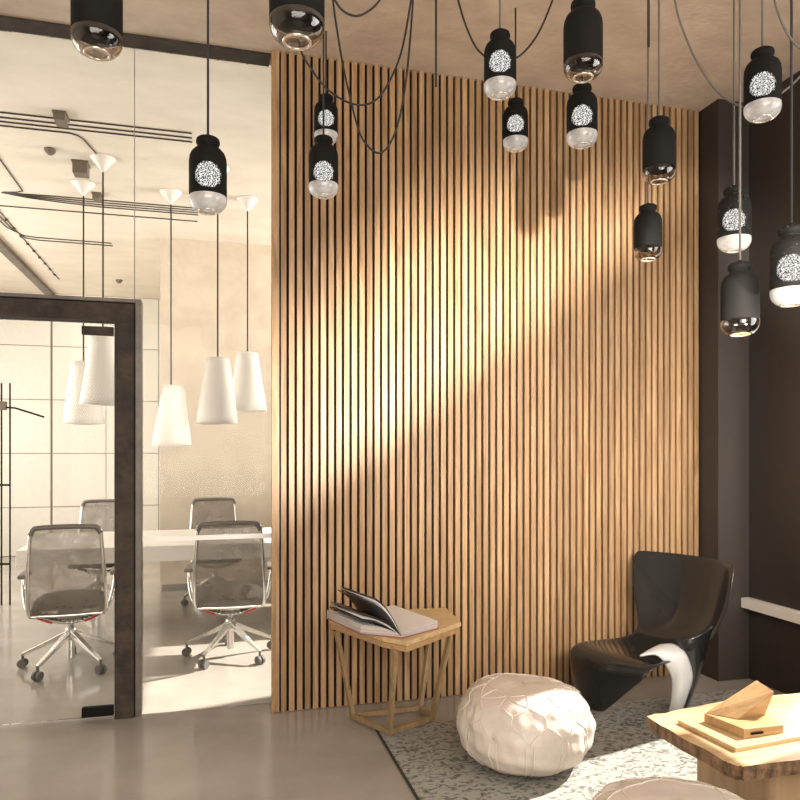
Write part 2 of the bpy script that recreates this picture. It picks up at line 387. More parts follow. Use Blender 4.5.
# fixed glazing
win = bpy.data.objects.new('window_2', None); C.objects.link(win); win.location = (-.3, YG, 0); struct(win, 'fixed glass partition beside and above the door')
pg = [(XD+.002, 0), (X0+.059, 0), (X0+.059, CEIL-.013), (XD-.0385, CEIL-.013), (XD-.0385, DZ+.001), (XD+.002, DZ+.001)]
gp = MB(); vs = [(x, y, z) for y in (YG-.005, YG+.005) for x, z in pg]; n = 6
gp.add(vs, [tuple(range(6)), tuple(range(11, 5, -1))]+[(i, 6+i, 6+(i+1) % 6, (i+1) % 6) for i in range(6)])
under(gp.obj('glass_pane', M['glass']), win)
under(MB().box((-3.9, YG-.005, DZ+.001), (XD-.046, YG+.005, CEIL-.013)).obj('glass_pane', M['glass']), win)
under(MB().box((XD-.0425, YG-.006, DZ+.001), (XD-.0385, YG+.006, CEIL-.013)).obj('silicone_joint', M['joint']), win)
under(MB().box((XD+.004, YG-.008, .988), (X0+.05, YG-.0055, 1.016)).obj('safety_stripe', M['strip']), win)
# ------------------------------------------------------------------ bottle pendants
lampL = lambda r, z: (r, z)
BODY = [(0, 0), (.034, 0), (.039, -.004), (.041, -.011), (.041, -.018), (.037, -.026), (.033, -.029), (.034, -.034), (.047, -.042), (.057, -.053), (.063, -.068), (.065, -.085), (.065, -.204), (.060, -.207), (0, -.207)]
GLS = [(.0645, -.2075), (.0655, -.214), (.0645, -.227), (.059, -.240), (.049, -.251), (.039, -.257), (.033, -.257), (.029, -.252), (0, -.250)]
def patch(rad, zc, lamp_r=.0662, n=14):
    mb = MB(); vs = [Vector((0, -lamp_r, zc))]; fs = []
    rings = 6; seg = 36
    for i in range(1, rings+1):
        for k in range(seg):
            a = 2*PI*k/seg; rr = rad*i/rings
            u = rr*math.cos(a)/lamp_r; vs.append(Vector((lamp_r*math.sin(u), -lamp_r*math.cos(u), zc+rr*.86*math.sin(a))))
    for k in range(seg): fs.append((0, 1+k, 1+(k+1) % seg))
    for i in range(rings-1):
        for k in range(seg): fs.append((1+i*seg+k, 1+(i+1)*seg+k, 1+(i+1)*seg+(k+1) % seg, 1+i*seg+(k+1) % seg))
    return mb.add(vs, fs)
def pendant(px, top, w, lit, label, cord='cord', speck=False, tilt=0, zc=-.145):
    d = .131*FPX/w*math.sqrt(1+((px-400)/FPX)**2)
    p = at(px, top+3.5*w/38, d)
    t = thing('pendant_lamp', label, 'lamp', p, 0, 'bottle pendant lamps hung from the ceiling')
    t.rotation_euler = (0, tilt, math.atan2(p.y, p.x)-PI/2)
    b = MB().lathe(BODY, 40).obj('lamp_body', M['speckle'] if speck else M['blk'], t, True)
    g = MB().lathe(GLS, 40).obj('glass_bowl', M['litglass'] if lit else M['glass2'], t, True)
    rr = [(.031+.004*math.cos(a), -.2565+.004*math.sin(a)) for a in [2*PI*k/10 for k in range(11)]]
    MB().lathe(rr, 32).obj('glass_foot_ring', M['gring'], g, True)
    if lit:
        patch(.052, zc).obj('perforated_disc', M['perf'], t, True, loc=(0, -.0662, zc))
    L_ = CEIL-p.z-.0005
    MB().tube([(0, 0, -.002), (math.tan(-tilt)*L_*0, 0, L_/math.cos(tilt))], .0042, 8).obj('hanging_cord', M[cord], t, True)
    MB().lathe([(0, .012), (.007, .012), (.007, 0), (.012, -.001)], 12).obj('cord_grip', M['blk'], t, True)
    return t
P = [
 (97, -47, 53, 0, 'big unlit black bottle pendant cut by top edge, far left', 'cord'),
 (297, -72, 56, 0, 'big unlit black bottle pendant cut by top edge, above left end of slat wall', 'cord'),
 (208, 135, 38.5, 1, 'glowing black bottle pendant hanging alone in front of the glass office', 'cord'),
 (326, 94, 24, 1, 'small glowing bottle pendant hidden behind another at slat wall left', 'cord'),
 (323.5, 135, 30, 1, 'glowing bottle pendant overlapping a smaller one at slat wall left', 'cord'),
 (500, 30, 32.5, 1, 'glowing bottle pendant between two swagged cables, upper middle', 'litcord'),
 (515.5, 98, 25.5, 1, 'smallest glowing bottle pendant just below the upper middle one', 'cord'),
 (583, -2, 40, 0, 'large unlit bottle pendant touching top edge, right of centre', 'cord'),
 (582, 83, 31.5, 1, 'glowing bottle pendant directly below the large unlit one', 'cord'),
 (659, 116, 34, 0, 'unlit bottle pendant, upper of two near the slat wall right end', 'litcord'),
 (648, 203, 29, 0, 'unlit bottle pendant, lower of two near the slat wall right end', 'litcord'),
 (762.5, 47, 39, 1, 'slightly tilted glowing bottle pendant at the upper right', 'litcord'),
 (734, 185, 35, 1, 'glowing bottle pendant with light speckles against the dark pier', 'litcord'),
 (740, 260, 40, 0, 'unlit bottle pendant, lowest of all, before the dark wall corner', 'litcord'),
 (791.5, 223, 45, 1, 'speckled glowing bottle pendant cut by the right edge of view', 'cord'),
]
for i, a in enumerate(P):
    zc = {4: -.172, 8: -.155, 11: -.155}.get(i, -.149)
    pendant(a[0], a[1], a[2], a[3], a[4], a[5], speck=(i in (12, 14)), tilt=0, zc=zc)
def swag(pts, d, label, d2=None, mat='cord', r=.0045):
    n = len(pts); P3 = []
    for i, (x, y) in enumerate(pts):
        dd = d+((d2 or d)-d)*i/(n-1); P3.append(at(x, y, dd))
    a, b = P3[0].copy(), P3[-1].copy()
    # carry both ends up to the ceiling
    def up(p, q):
        v = (p-q).normalized(); e = p+v*min(.25, .9*(CEIL-p.z)); 
        return [Vector((e.x, e.y, CEIL+.002)), p+(Vector((e.x, e.y, CEIL))-p).normalized()*min((p-q).length, .6*(CEIL-p.z))]
    P3 = up(P3[0], P3[1])+P3+up(P3[-1], P3[-2])[::-1]
    o = MB().tube(spline(P3, 8), r, 8).obj('swag_cable', M[mat], None, True)
    return tag(o, label, 'cable', 'slack cables looped under the ceiling')
swag([(333, 0), (337, 30), (345, 75), (358, 128), (368, 146), (379, 153), (389, 145), (399, 120), (407, 72), (413, 0)], 3.0, 'longest looped black cable, dropping low over the left of the slat wall')
swag([(292, -10), (300, 47), (312, 70), (326, 88), (345, 101), (363, 105), (378, 98), (391, 78), (402, 49), (411, 0)], 3.1, 'black cable looping from behind the big top pendant across the slat wall')
swag([(333, -4), (342, 10), (356, 16), (370, 10), (381, -2)], 2.9, 'shallow black cable loop at the top edge left of centre')
swag([(457, -4), (466, 26), (478, 50), (496, 62), (512, 60), (526, 50), (540, 30), (554, -4)], 3.15, 'black cable loop passing behind the upper middle glowing pendant')
swag([(674, -6), (680, 22), (697, 62), (718, 92), (740, 106), (762, 106), (783, 92), (803, 72), (815, 40)], 2.9, 'lit-grey cable loop sweeping behind the tilted pendant at upper right', mat='litcord', r=.004)
swag([(773, -8), (780, 18), (789, 36), (800, 48), (812, 50)], 2.2, 'short lit-grey cable curving out at the top right corner', mat='litcord', r=.0035)
o = MB().tube([at(436, 87, 3.3), Vector((*at(436, 87, 3.3).xy, CEIL-.0005))], .005, 8).obj('hanging_cable', M['cord'], None, True)
tag(o, 'straight black cable ending bare above the slat wall', 'cable')
o = MB().tube([at(648.5, 47, 2.9), Vector((*at(648.5, 47, 2.9).xy, CEIL-.0005))], .0055, 8).obj('hanging_cable', M['cord'], None, True)
tag(o, 'short black cable drop beside two lit-grey cords at upper right', 'cable')
# ------------------------------------------------------------------ office pendants
def cone_lamp(px, ytop, d, label, lean=0):
    top = at(px, ytop, d)
    base = Vector((top.x, top.y, CEIL)); t = thing('cone_pendant', label, 'lamp', base, math.radians(px*7 % 90), 'white plaster cone pendants over the meeting table')
    drop = CEIL-top.z
    MB().lathe([(0, 0), (.092, 0), (.094, -.006), (.088, -.014), (.014, -.10), (.010, -.112), (0, -.112)], 32).obj('ceiling_canopy', M['shade'], t, True)
    MB().tube([(0, 0, -.112), (0, 0, -drop)], .0065, 8).obj('hanging_cord', M['cord'], t, True)
    mb = MB(); H = .53; rows = []
    for i in range(9):
        f = i/8; row = []
        for k in range(28):
            a = 2*PI*k/28; r = .088+(.165-.088)*f**.95
            r *= 1+.035*math.sin(3*a+f*3)*f+.02*math.sin(2*a+1); row.append(Vector((r*math.cos(a)+lean*(1-f)*.03, r*math.sin(a), -drop-f*H-.006*math.sin(2*a)*f)))
        rows.append(row+[row[0]])
    mb.grid(rows)
    o = mb.obj('lamp_shade', M['shade'], t, True, solid=.008)
    MB().lathe([(0, -drop+.002), (.084, -drop+.001), (.086, -drop-.006), (0, -drop-.006)], 28).obj('shade_cap', M['shade'], t, True)
    MB().lathe([(0, -drop-.08), (.02, -drop-.09), (.04, -drop-.14), (.028, -drop-.19), (0, -drop-.2)], 20).obj('bulb', M['shade'], t, True)
cone_lamp(103, 337, 5.61, 'white cone pendant partly behind the steel post, nearer of the left pair')
cone_lamp(83.5, 362, 6.13, 'white cone pendant seen through the door glass, lower of the left pair')
cone_lamp(171, 386, 6.34, 'lowest white cone pendant, just right of the steel post', 1)
cone_lamp(217.7, 358.5, 5.8, 'white cone pendant hanging below the single glowing bottle lamp')
cone_lamp(247.5, 353, 6.52, 'white cone pendant closest to the slat wall edge')
# ------------------------------------------------------------------ office ceiling services
def conduit(pts, label, r=.0052, name='conduit', ridges=False):
    mb = MB().tube([Vector((x, y, CEIL-.0055)) for x, y in pts], r, 6)
    if ridges:
        a, b = Vector((*pts[0], CEIL-.0055)), Vector((*pts[-1], CEIL-.0055)); n = int((b-a).length/.28)
        for i in range(1, n): mb.box(a+(b-a)*(i/n)-Vector((.012, .015, .012)), a+(b-a)*(i/n)+Vector((.012, .015, .017)))
    tag(mb.obj(name, M['conduit'], None, True), label, 'conduit', 'thin dark conduits on the office ceiling')
for k, (y, lb) in enumerate(((5.38, 'nearest'), (5.46, 'second'), (5.53, 'third'))):
    conduit([(-2.15, y), (-.127, y)], lb+' of three parallel ceiling conduits nearest the glass')
conduit([(-2.15, 5.60), (-.98, 5.60), (-.93, 5.63), (-.90, 5.69), (-.85, 5.93)], 'ceiling conduit bending back to the nearest cone pendant canopy')
for k, lb in enumerate(('nearest', 'second', 'third', 'farthest')):
    y = 7.02+.065*k
    conduit([(-1.79, 7.04), (-1.6, 7.03+.03*k), (-1.35, 7.02+.05*k), (-1.0, y), (-.11, y)], lb+' of four ceiling conduits fanning out behind the canopies')
conduit([(-1.6, 4.7), (-1.6, 6.95), (-1.66, 7.0), (-1.78, 7.03)], 'ceiling conduit running back to the point of the fan')
conduit([(-2.15, 7.42), (-1.0, 7.42), (-.12, 7.42)], 'lone ceiling conduit just behind the fanned four')
for k, lb in enumerate(('nearer', 'farther')):
    conduit([(-2.06+.04*k, 6.6), (-2.02+.04*k, 8.1), (-1.92, 8.38+.09*k), (-1.8, 8.42+.1*k), (-1.05, 8.44+.1*k)], lb+' of two ceiling conduits bending right above the door header')
conduit([(-1.95, 5.0), (-1.95, 10.4)], 'clipped ceiling conduit running straight back beside the dark track', ridges=True)
def cbox(x, y, sx, sy, h, label, name='ceiling_box'):
    t = MB().box((x-sx/2, y-sy/2, CEIL-h), (x+sx/2, y+sy/2, CEIL-.0005)); t.box((x-sx/2-.008, y-sy/2-.008, CEIL-.014), (x+sx/2+.008, y+sy/2+.008, CEIL-.001))
    tag(t.obj(name, M['cbox'], bevel=.004), label, 'ceiling fixture', 'small brown boxes on the office ceiling')
p = on_h(60, 117, CEIL); 
def oc(px, py): 
    d = (CEIL-EYE)*FPX/(HOR-py); return at(px, py, d)
p = oc(61, 115); cbox(p.x, p.y, .075, .13, .06, 'small brown box on the office ceiling beside the front conduits')
p = oc(81, 163); cbox(p.x, p.y, .11, .12, .10, 'largest brown box on the ceiling beside the left canopies')
p = oc(97, 194); cbox(p.x, p.y, .065, .10, .06, 'tiny brown box behind the left pair of canopies')
for px, py, lb in ((50, 149, 'brown dome sensor left of the ceiling boxes'), (119, 280, 'tiny dark dome sensor far back on the office ceiling')):
    p = oc(px, py)
    tag(MB().lathe([(0, -.045), (.02, -.042), (.036, -.026), (.042, -.010), (.042, .001), (0, .001)], 20, (p.x, p.y, CEIL)).obj('dome_sensor', M['cbox'], None, True), lb, 'ceiling sensor')
# ------------------------------------------------------------------ meeting table
t = thing('meeting_table', 'long white thick-edged meeting table inside the glass office', 'table', (0, 6.6, 0))
tt = MB().box((-1.43, 6.0, .625), (2.6, 7.22, .75)).obj('tabletop', M['tabletop'], None, bevel=.004); under(tt, t)
for x in (-.68, 1.6):
    under(MB().box((x-.03, 6.35, 0), (x+.03, 6.9, .624)).obj('leg', M['tabletop'], None, bevel=.003), t)
# ------------------------------------------------------------------ office chairs
def office_chair(loc, rz, label, group):
    t = thing('office_chair', label, 'chair', (0, 0, 0), 0, group)
    # star base with five casters
    b = MB(); tips = []
    for k in range(5):
        a = math.radians(90+72*k+4); c, s = math.cos(a), math.sin(a)
        b.bar((c*.02, s*.02, .235), (c*.19, s*.19, .155), .042, .038, w2=.034, h2=.026)
        b.bar((c*.185, s*.185, .157), (c*.325, s*.325, .092), .034, .027, w2=.024, h2=.020)
        tips.append((c*.325, s*.325, a))
    b.lathe([(0, .275), (.030, .275), (.036, .262), (.036, .205), (.026, .19), (.026, .06), (.02, .055), (0, .055)], 24)
    base = b.obj('star_base', M['chrome'], t, bevel=.006)
    for x, y, a in tips:
        m = MB()
        for s in (-1, 1):
            o = Vector((-math.sin(a), math.cos(a), 0))*.016*s; c = Vector((x, y, .031))+o; ax = Vector((-math.sin(a), math.cos(a), 0))
            m.tube([c-ax*.009, c+ax*.009], .030, 16)
        m.tube([(x, y, .04), (x, y, .1)], .009, 8)
        m.obj('caster', M['tyre'], t, False)
    MB().tube([(0, 0, .27), (0, 0, .40)], .018, 16).obj('gas_column', M['chrome'], t, True)
    # seat pan bow
    arc = [(x, -.03, .335+.085*(abs(x)/.24)**2) for x in [-.24+.48*i/16 for i in range(17)]]
    sb = MB()
    for p, q in zip(arc[:-1], arc[1:]): sb.bar(p, q, .20, .016)
    sb.box((-.07, -.14, .365), (.07, .14, .415)); sb.obj('seat_support', M['chrome'], t, True)
    for s in (-1, 1):
        pts = [(s*x, -.145, .330+.085*(x/.24)**2-.001) for x in [.10+.13*i/6 for i in range(7)]]
        MB().tube(pts, .0075, 8).obj('red_support_rib', M['red'], t, True)
    # cushion
    m = MB(); rows = []
    for i in range(9):
        v = -1+2*i/8; row = []
        for k in range(9):
            u = -1+2*k/8; e = max(abs(u), abs(v))
            row.append(Vector((.235*u*(1-.06*v*v), .24*v+.03, .475+.02*(1-u*u)*(1-v*v)-.03*(e**6)+(-.02*max(0, v)**3))))
        rows.append(row)
    m.grid(rows); c = m.obj('seat', M['cushion'], t, True, solid=.05, sub=1)
    # back frame: rounded trapezoid leaning backwards
    def bp(x, h): return Vector((x, -.20-.10*(h-.42)/.58+.05*math.sin((h-.42)/.58*PI)*-1*.4, h))
    cor = [(-.235, .42), (-.238, .60), (-.225, .80), (-.212, .955), (-.195, .992), (-.16, 1.003), (0, 1.008), (.16, 1.003), (.195, .992), (.212, .955), (.225, .80), (.238, .60), (.235, .42), (.16, .405), (0, .40), (-.16, .405)]
    loop = spline([bp(*c) for c in cor], 4, True)
    MB().tube(loop, .0135, 8, True).obj('back_frame', M['chrome'], t, True)
    tp = spline([bp(*c) for c in cor[3:10]], 4)
    MB().tube(tp, .0165, 8).obj('top_rail', M['greyframe'], t, True)
    rows = []
    for i in range(13):
        h = .41+.585*i/12; wd = .232-.022*(h-.42)/.58
        if h > .97: wd -= .012
        rows.append([bp(-wd+2*wd*k/10, h)+Vector((0, -.018*(1-(2*k/10-1)**2), 0)) for k in range(11)])
    MB().grid(rows).obj('mesh_back', M['meshfab'], t, True)
    for s in (-1, 1):
        pts = spline([(s*.235, -.19, .43), (s*.262, -.15, .47), (s*.285, -.08, .57), (s*.288, -.06, .645)], 5)
        ar = MB().tube(pts, .013, 8).obj('armrest', M['chrome'], t, True)
        m = MB().box((s*.288-.03, -.13, .645), (s*.288+.03, .10, .672)); m.obj('arm_pad', M['greyframe'], ar, False, bevel=.012, seg=3)
        MB().tube([(s*.24, -.19, .42), (s*.235, .02, .43), (s*.225, .2, .435)], .012, 8).obj('side_rail', M['chrome'], t, True)
    t.location = loc; t.rotation_euler = (0, 0, rz); return t
GR = 'mesh office chairs around the meeting table'
ch = office_chair((-.94, 5.42, 0), math.radians(4), 'mesh office chair behind the door glass, near side of the white table', GR)
dup(ch, (.145, 5.39, 0), math.radians(-3), 'mesh office chair near side of the table, right beside the slat wall edge', GR)
dup(ch, (.055, 7.42, 0), PI+math.radians(3), 'mesh office chair far side of the table, against the plaster wall', GR)
dup(ch, (-1.045, 7.42, 0), PI+math.radians(-4), 'mesh office chair far side of the table, half hidden by the steel post', GR)
# ------------------------------------------------------------------ slim stand at far left of office
t = thing('metal_stand', 'thin black metal ladder stand behind the glass at the left edge', 'stand', (0, 0, 0))
d = 7.0; pa = at(10, 452, d); pb = at(-14, 452, d)
hb, ht = 0, EYE-(383-HOR)/FPX*d
m = MB()
for q in (pa, pb, at(1.5, 452, d)): m.tube([(q.x, q.y, 0), (q.x, q.y, ht)], .008, 8)
for y in (485, 564): h = EYE-(y-HOR)/FPX*d; m.tube([(pb.x, pb.y, h), (pa.x, pa.y, h)], .010, 8)
fr_ = m.obj('upright_frame', M['blk'], t, True)
q = at(2, 406, d); m = MB().box(q-Vector((.055, .03, .04)), q+Vector((.04, .03, .045))); m.obj('clamp_box', M['cbox'], t, bevel=.004)
MB().tube([at(2, 407, d), at(15, 408, d), at(44, 417, d)], .009, 8).obj('swing_arm', M['blk'], t, True)
# ------------------------------------------------------------------ ceiling slot etc done; rug
rx0, rx1, ry0, ry1 = .86, 3.36, 1.2, 3.76
rg = thing('area_rug', 'distressed grey floral rug under the pouf and black chair', 'rug', (2.0, 2.5, 0))
under(MB().prism([(rx0+.012, ry0), (rx1, ry0), (rx1, ry1+.03), (rx0+.012, ry1-.012)], .0005, .009).obj('pile', M['rug']), rg)
under(MB().prism([(rx0, ry0), (rx0+.0115, ry0), (rx0+.0115, ry1), (rx0, ry1)], .0005, .008).obj('binding', M['rugedge']), rg)
RT = .009
# ------------------------------------------------------------------ hexagonal side table
TH = .57
hexa = [tuple(on_h(*q, TH).xy) for q in ((329, 618.5), (383, 637), (407, 641.5), (461, 622), (446, 607.5))]+[(.78, 4.10)]
cx, cy = 1.0, 3.75
t = thing('side_table', 'oak side table with hexagonal top and splayed angular legs by slat wall', 'table', (cx, cy, 0))
def inset(pts, k): return [((x-cx)*k+cx, (y-cy)*k+cy) for x, y in pts]
under(MB().prism(hexa, TH-.024, TH).obj('tabletop', M['oaky'], None, bevel=.002), t)
under(MB().prism(inset(hexa, .975), TH-.056, TH-.0275).prism(inset(hexa, .93), TH-.028, TH-.0235).obj('apron', M['oak'], None, bevel=.002), t)
bases = [(.775, 3.93), (.915, 3.65), (1.19, 3.785), (1.172, 3.955)]
tops = [(.672, 3.885), (.885, 3.42), (1.27, 3.70), (1.255, 3.985)]
for (ax, ay), (bx_, by) in zip(bases, tops):
    under(MB().bar((ax, ay, .022 if ax > .86 else .012), (bx_, by, TH-.0565), .030, .022, up=(1, .3, 0)).obj('leg', M['oakz'], None, bevel=.002), t)
m = MB(); zb = .025
for i in range(4):
    a, b = bases[i], bases[(i+1) % 4]; m.bar((*a, zb), (*b, zb), .026, .028)
under(m.obj('base_rail', M['oakz'], None, bevel=.002), t)
# ------------------------------------------------------------------ open book
SF = Vector((.925, 3.44, TH+.001)); sd = Vector((-.28, .96, 0)).normalized(); LEN = .40
ln = Vector((-.72, .69, 0)).normalized(); ln = Vector((-.81, .585, 0)).normalized()   # leftward page direction
rn = Vector((.86, .51, 0)).normalized()
bk = thing('open_book', 'large open book with fanned pages lying on the side table', 'book', SF)
def block(dirv, wid, th, LEN):
    m = MB(); prof = []
    for i in range(11):
        f = i/10; z = th*(.25+.75*math.sin(min(1, f*1.6)*PI/2)) if f > 0 else .003
        prof.append((f*wid, z))
    front = [SF+dirv*x+Vector((0, 0, .004)) for x, z in prof]; ftop = [SF+dirv*x+Vector((0, 0, .004+z)) for x, z in prof]
    bt = [p+sd*LEN for p in front]; btop = [p+sd*LEN for p in ftop]
    m.grid([ftop, btop], 0); m.grid([front, ftop], 1); m.grid([btop, bt], 1)
    m.add([front[-1], ftop[-1], btop[-1], bt[-1]], [(0, 1, 2, 3)], 1); m.grid([bt, front], 1)
    return m
under(block(ln, .225, .042, LEN).obj('page_block', [M['page'], M['pageedge']]), bk)
under(block(rn, .268, .038, .45).obj('page_block', [M['page'], M['pageedge']]), bk)
m = MB()
for dv, wd, LN in ((ln, .232, LEN), (rn, .276, .45)):
    a, b = SF-sd*.006, SF+dv*wd-sd*.006; c, e = b+sd*(LN+.012), a+sd*(LN+.012)
    for z0, z1 in ((0, .0035),):
        vs = [p+Vector((0, 0, z)) for z in (z0, z1) for p in (a, b, c, e)]
        m.add(vs, [(0, 3, 2, 1), (4, 5, 6, 7), (0, 1, 5, 4), (1, 2, 6, 5), (2, 3, 7, 6), (3, 0, 4, 7)])
under(m.obj('book_cover', M['cover']), bk)
for th0, bow, mat, wd in ((15, .022, 'darkpage', .222), (19, .024, 'page', .222), (23, .026, 'darkpage', .22), (44, .030, 'darkpage', .225), (49, .030, 'page', .225), (52, .03, 'darkpage', .226)):
    a = math.radians(th0); rows = []
    for s in (0, 1):
        row = []
        for i in range(13):
            f = i/12; x = f*wd*math.cos(a); z = f*wd*math.sin(a)+bow*math.sin(f*PI)
            row.append(SF+sd*(s*LEN*.985+.003)+ln*x+Vector((0, 0, .008+z)))
        rows.append(row)
    under(MB().grid(rows).obj('loose_page', M[mat], None, True, solid=.0035), bk)
# ------------------------------------------------------------------ leather poufs
def make_pouf(label, R=.316, H=.372, rot=0.0, seed=0):
    rnd = random.Random(seed); ph = [rnd.uniform(0, 6.28) for _ in range(8)]
    NS = 12
    def seam_h(phi):   # lower zigzag height (in latitude angle)
        u = (phi*NS/(2*PI)) % 1.0; return .05+.40*(1-abs(2*u-1)) if True else 0
    def S(phi, a, off=0):
        ca, sa = math.cos(a), math.sin(a)
        rr = R*(abs(ca)**.54); zz = H/2+H/2*math.copysign(abs(sa)**.86, sa)
        u = (phi*NS/(2*PI)) % 1.0
        puff = .010*math.sin(PI*u)**.5 if a < .25 else .004*math.sin(2*PI*u)**2
        wr = .0045*math.sin(9*phi+ph[0]+3*a)+.004*math.sin(5*a*3+ph[1]+phi*4)+.006*math.sin(3*phi+ph[2])+.0025*math.sin(31*phi+7*a+ph[3])*max(0, ca)
        rr += (puff+wr)*abs(ca)+off*abs(ca)
        zz += off*sa+.005*math.sin(2*phi+ph[4])*max(0, sa)
        return Vector((rr*math.cos(phi), rr*math.sin(phi), max(0, zz)))
    t = thing('leather_pouf', label, 'pouf', (0, 0, 0), 0, 'stitched cream leather poufs')
    rows = []
    for i in range(49):
        a = -PI/2+PI*i/48; rows.append([S(2*PI*k/144, a) for k in range(144)]+[S(0, a)])
    MB().grid(rows).obj('cushion_body', M['leather'], t, True, weld=1e-4)
    m = MB(); r = .0024
    def line(p, q, n=14, wob=0): 
        pts = [S(p[0]+(q[0]-p[0])*i/n, p[1]+(q[1]-p[1])*i/n+wob*math.sin(PI*i/n), .0015) for i in range(n+1)]; m.tube(pts, r, 6)
    st = 2*PI/NS; aL, aP, aM, aT, aC = .06, .42, .62, .92, 1.22
    for k in range(NS):
        p = k*st
        for s in (-.055, .055): line((p+s, -1.05), (p+s*.9, aL-.02), 20)
        line((p, aL), (p+st/2, aP), 12, .04); line((p, aL), (p-st/2, aP), 12, .04)
        line((p+st/2, aP), (p+st/2, aM+.04), 6)
        line((p+st/2, aM+.04), (p+st, aT), 10); line((p+st/2, aM+.04), (p, aT), 10)
        if k % 2 == 0: line((p, aT), (p+st, aC), 8); line((p, aT), (p-st, aC), 8); 
        line((p, aT), (p, aC+.1) if k % 2 == 0 else (p, aC), 8)
        line((p, aC if k % 2 else aC+.1), (p+st, aC+.1 if k % 2 else aC), 6)
    m.obj('seam_stitching', M['piping'], t, True)
    return t
pf = make_pouf('whole cream leather pouf with raised stitching, before the slat wall', rot=0, seed=3)
pf.location = (1.468, 3.185, RT); pf.rotation_euler = (0, 0, math.radians(10))
pf2 = dup(pf, (1.46, 1.985, RT), math.radians(47), 'cream leather pouf cut by the bottom edge, in front of the coffee table')
# ------------------------------------------------------------------ black sculptural lounge chair
O = Vector((2.52, 3.58, RT)); cf = Vector((-.95, -.31, 0)).normalized(); cw = Vector((.31, -.95, 0)).normalized()
lc = thing('lounge_chair', 'glossy black sculptural shell chair with silver rear leg', 'chair', O)
def LP(f, w, h): return cf*f+cw*w+Vector((0, 0, h))
# rows: f, h, half width, forward curl of the edges, edge lift, lateral shift
RW = [(-.34, .865, .285, -.385, .10, 0), (-.335, .83, .295, -.39, .11, 0), (-.31, .70, .30, -.385, .12, 0), (-.275, .57, .275, -.34, .11, 0), (-.22, .46, .235, -.28, .09, 0),
      (-.13, .375, .20, -.25, .05, .03), (.0, .345, .20, -.24, .0, .035), (.14, .345, .215, -.27, .0, .03), (.27, .362, .225, -.31, 0, .015), (.37, .372, .225, -.335, 0, -.005),
      (.425, .350, .20, -.345, -.03, -.02), (.445, .29, .15, -.35, -.05, -.02), (.43, .20, .06, -.35, -.06, 0), (.40, .10, -.05, -.345, -.05, 0), (.37, .04, -.12, -.34, -.03, 0), (.355, .012, -.16, -.335, -.03, 0)]
rows = []
for f, h, wn, wf, curl, lift in RW:
    rows.append([LP(f+curl*(abs(u)**2.2), (wn+wf)/2+u*(wn-wf)/2, h+lift*abs(u)**2) for u in [-1+2*k/10 for k in range(11)]])
MB().grid(rows).obj('shell', M['blkgloss'], lc, True, solid=.014, sub=2)
# rear leg: tongue sweeping from the seat's near edge down to the floor
def strip(rows_, name, mat, parent, th):
    rr = [spline(r, 4) for r in rows_]; cols = list(zip(*rr)); cols = [spline(c, 5) for c in cols]; return MB().grid(cols).obj(name, mat, parent, True, solid=th)
def rel(px, py, d): return at(px, py, d)-O
sl = [[rel(640, 656, 3.80), rel(648, 651, 3.84), rel(660, 645, 3.92)],
      [rel(655, 654.5, 3.80), rel(663, 650, 3.84), rel(675, 645, 3.92)],
      [rel(665, 664, 3.82), rel(675, 658, 3.80), rel(686, 655, 3.86)],
      [rel(672, 680, 3.88), rel(682, 675, 3.84), rel(692, 676, 3.90)],
      [rel(671, 700, 3.93), rel(679, 697, 3.90), rel(687, 695, 3.95)],
      [rel(667, 716, 4.02), rel(673, 716.5, 4.01), rel(679, 716.5, 4.03)]]
strip(sl, 'rear_leg', M['silver'], lc, .012)['label'] = 'smooth silver rear leg'
bl = [[rel(676, 640, 3.90), rel(696, 636, 3.86), rel(712, 626, 3.90)],
      [rel(684, 655, 3.875), rel(697, 650, 3.86), rel(707, 645, 3.93)],
      [rel(690, 676, 3.91), rel(696, 674, 3.90), rel(701, 668, 3.97)],
      [rel(685, 696, 3.965), rel(690, 695, 3.96), rel(694, 690, 4.02)],
      [rel(677, 716.5, 4.035), rel(680, 716, 4.035), rel(683, 715.5, 4.04)]]
strip(bl, 'leg_back', M['blkgloss'], lc, .012)
# ------------------------------------------------------------------ live-edge coffee table
HT = .42
def jag(pts, n=9, amp=.008, seed=4):
    rnd = random.Random(seed); out = []
    for i, p in enumerate(pts):
        q = pts[(i+1) % len(pts)]; p_, q_ = Vector((*p, 0)), Vector((*q, 0)); d = (q_-p_); nn = Vector((-d.y, d.x, 0)).normalized()
        for k in range(n):
            o = p_+d*(k/n)+(nn*rnd.uniform(-amp, amp) if k else Vector()); out.append((o.x, o.y))
    return out
slab = jag([(1.725, 2.56), (1.735, 2.12), (1.765, 2.065), (2.62, 2.03), (2.60, 2.64), (2.15, 2.63)])
t = thing('coffee_table', 'live-edge wooden slab coffee table on a square timber block', 'table', (2.14, 2.32, RT))
bm_ = MB(); n = len(slab)
def ring(k, z, s=0):
    rnd = random.Random(k); return [Vector((x+(2.15-x)*(s)+rnd.uniform(-.004, .004)*(k > 0), y+(2.33-y)*(s*1.5)+rnd.uniform(-.004, .004)*(k > 0), z)) for x, y in slab]
R0, R1, R2, R3 = ring(0, HT), ring(1, HT-.018, .006), ring(2, HT-.036, .004), ring(3, HT-.055, .022)
bm_.add(R0, [tuple(range(n))], 0)
for a, b in ((R0, R1), (R1, R2), (R2, R3)): bm_.grid([a+[a[0]], b+[b[0]]], 1)
bm_.add(R3, [tuple(reversed(range(n)))], 1)
under(bm_.obj('tabletop', [M['slab'], M['bark']]), t)
under(MB().box((1.93, 2.125, RT), (2.42, 2.52, HT-.056)).obj('block_base', M['block'], bevel=.006), t)
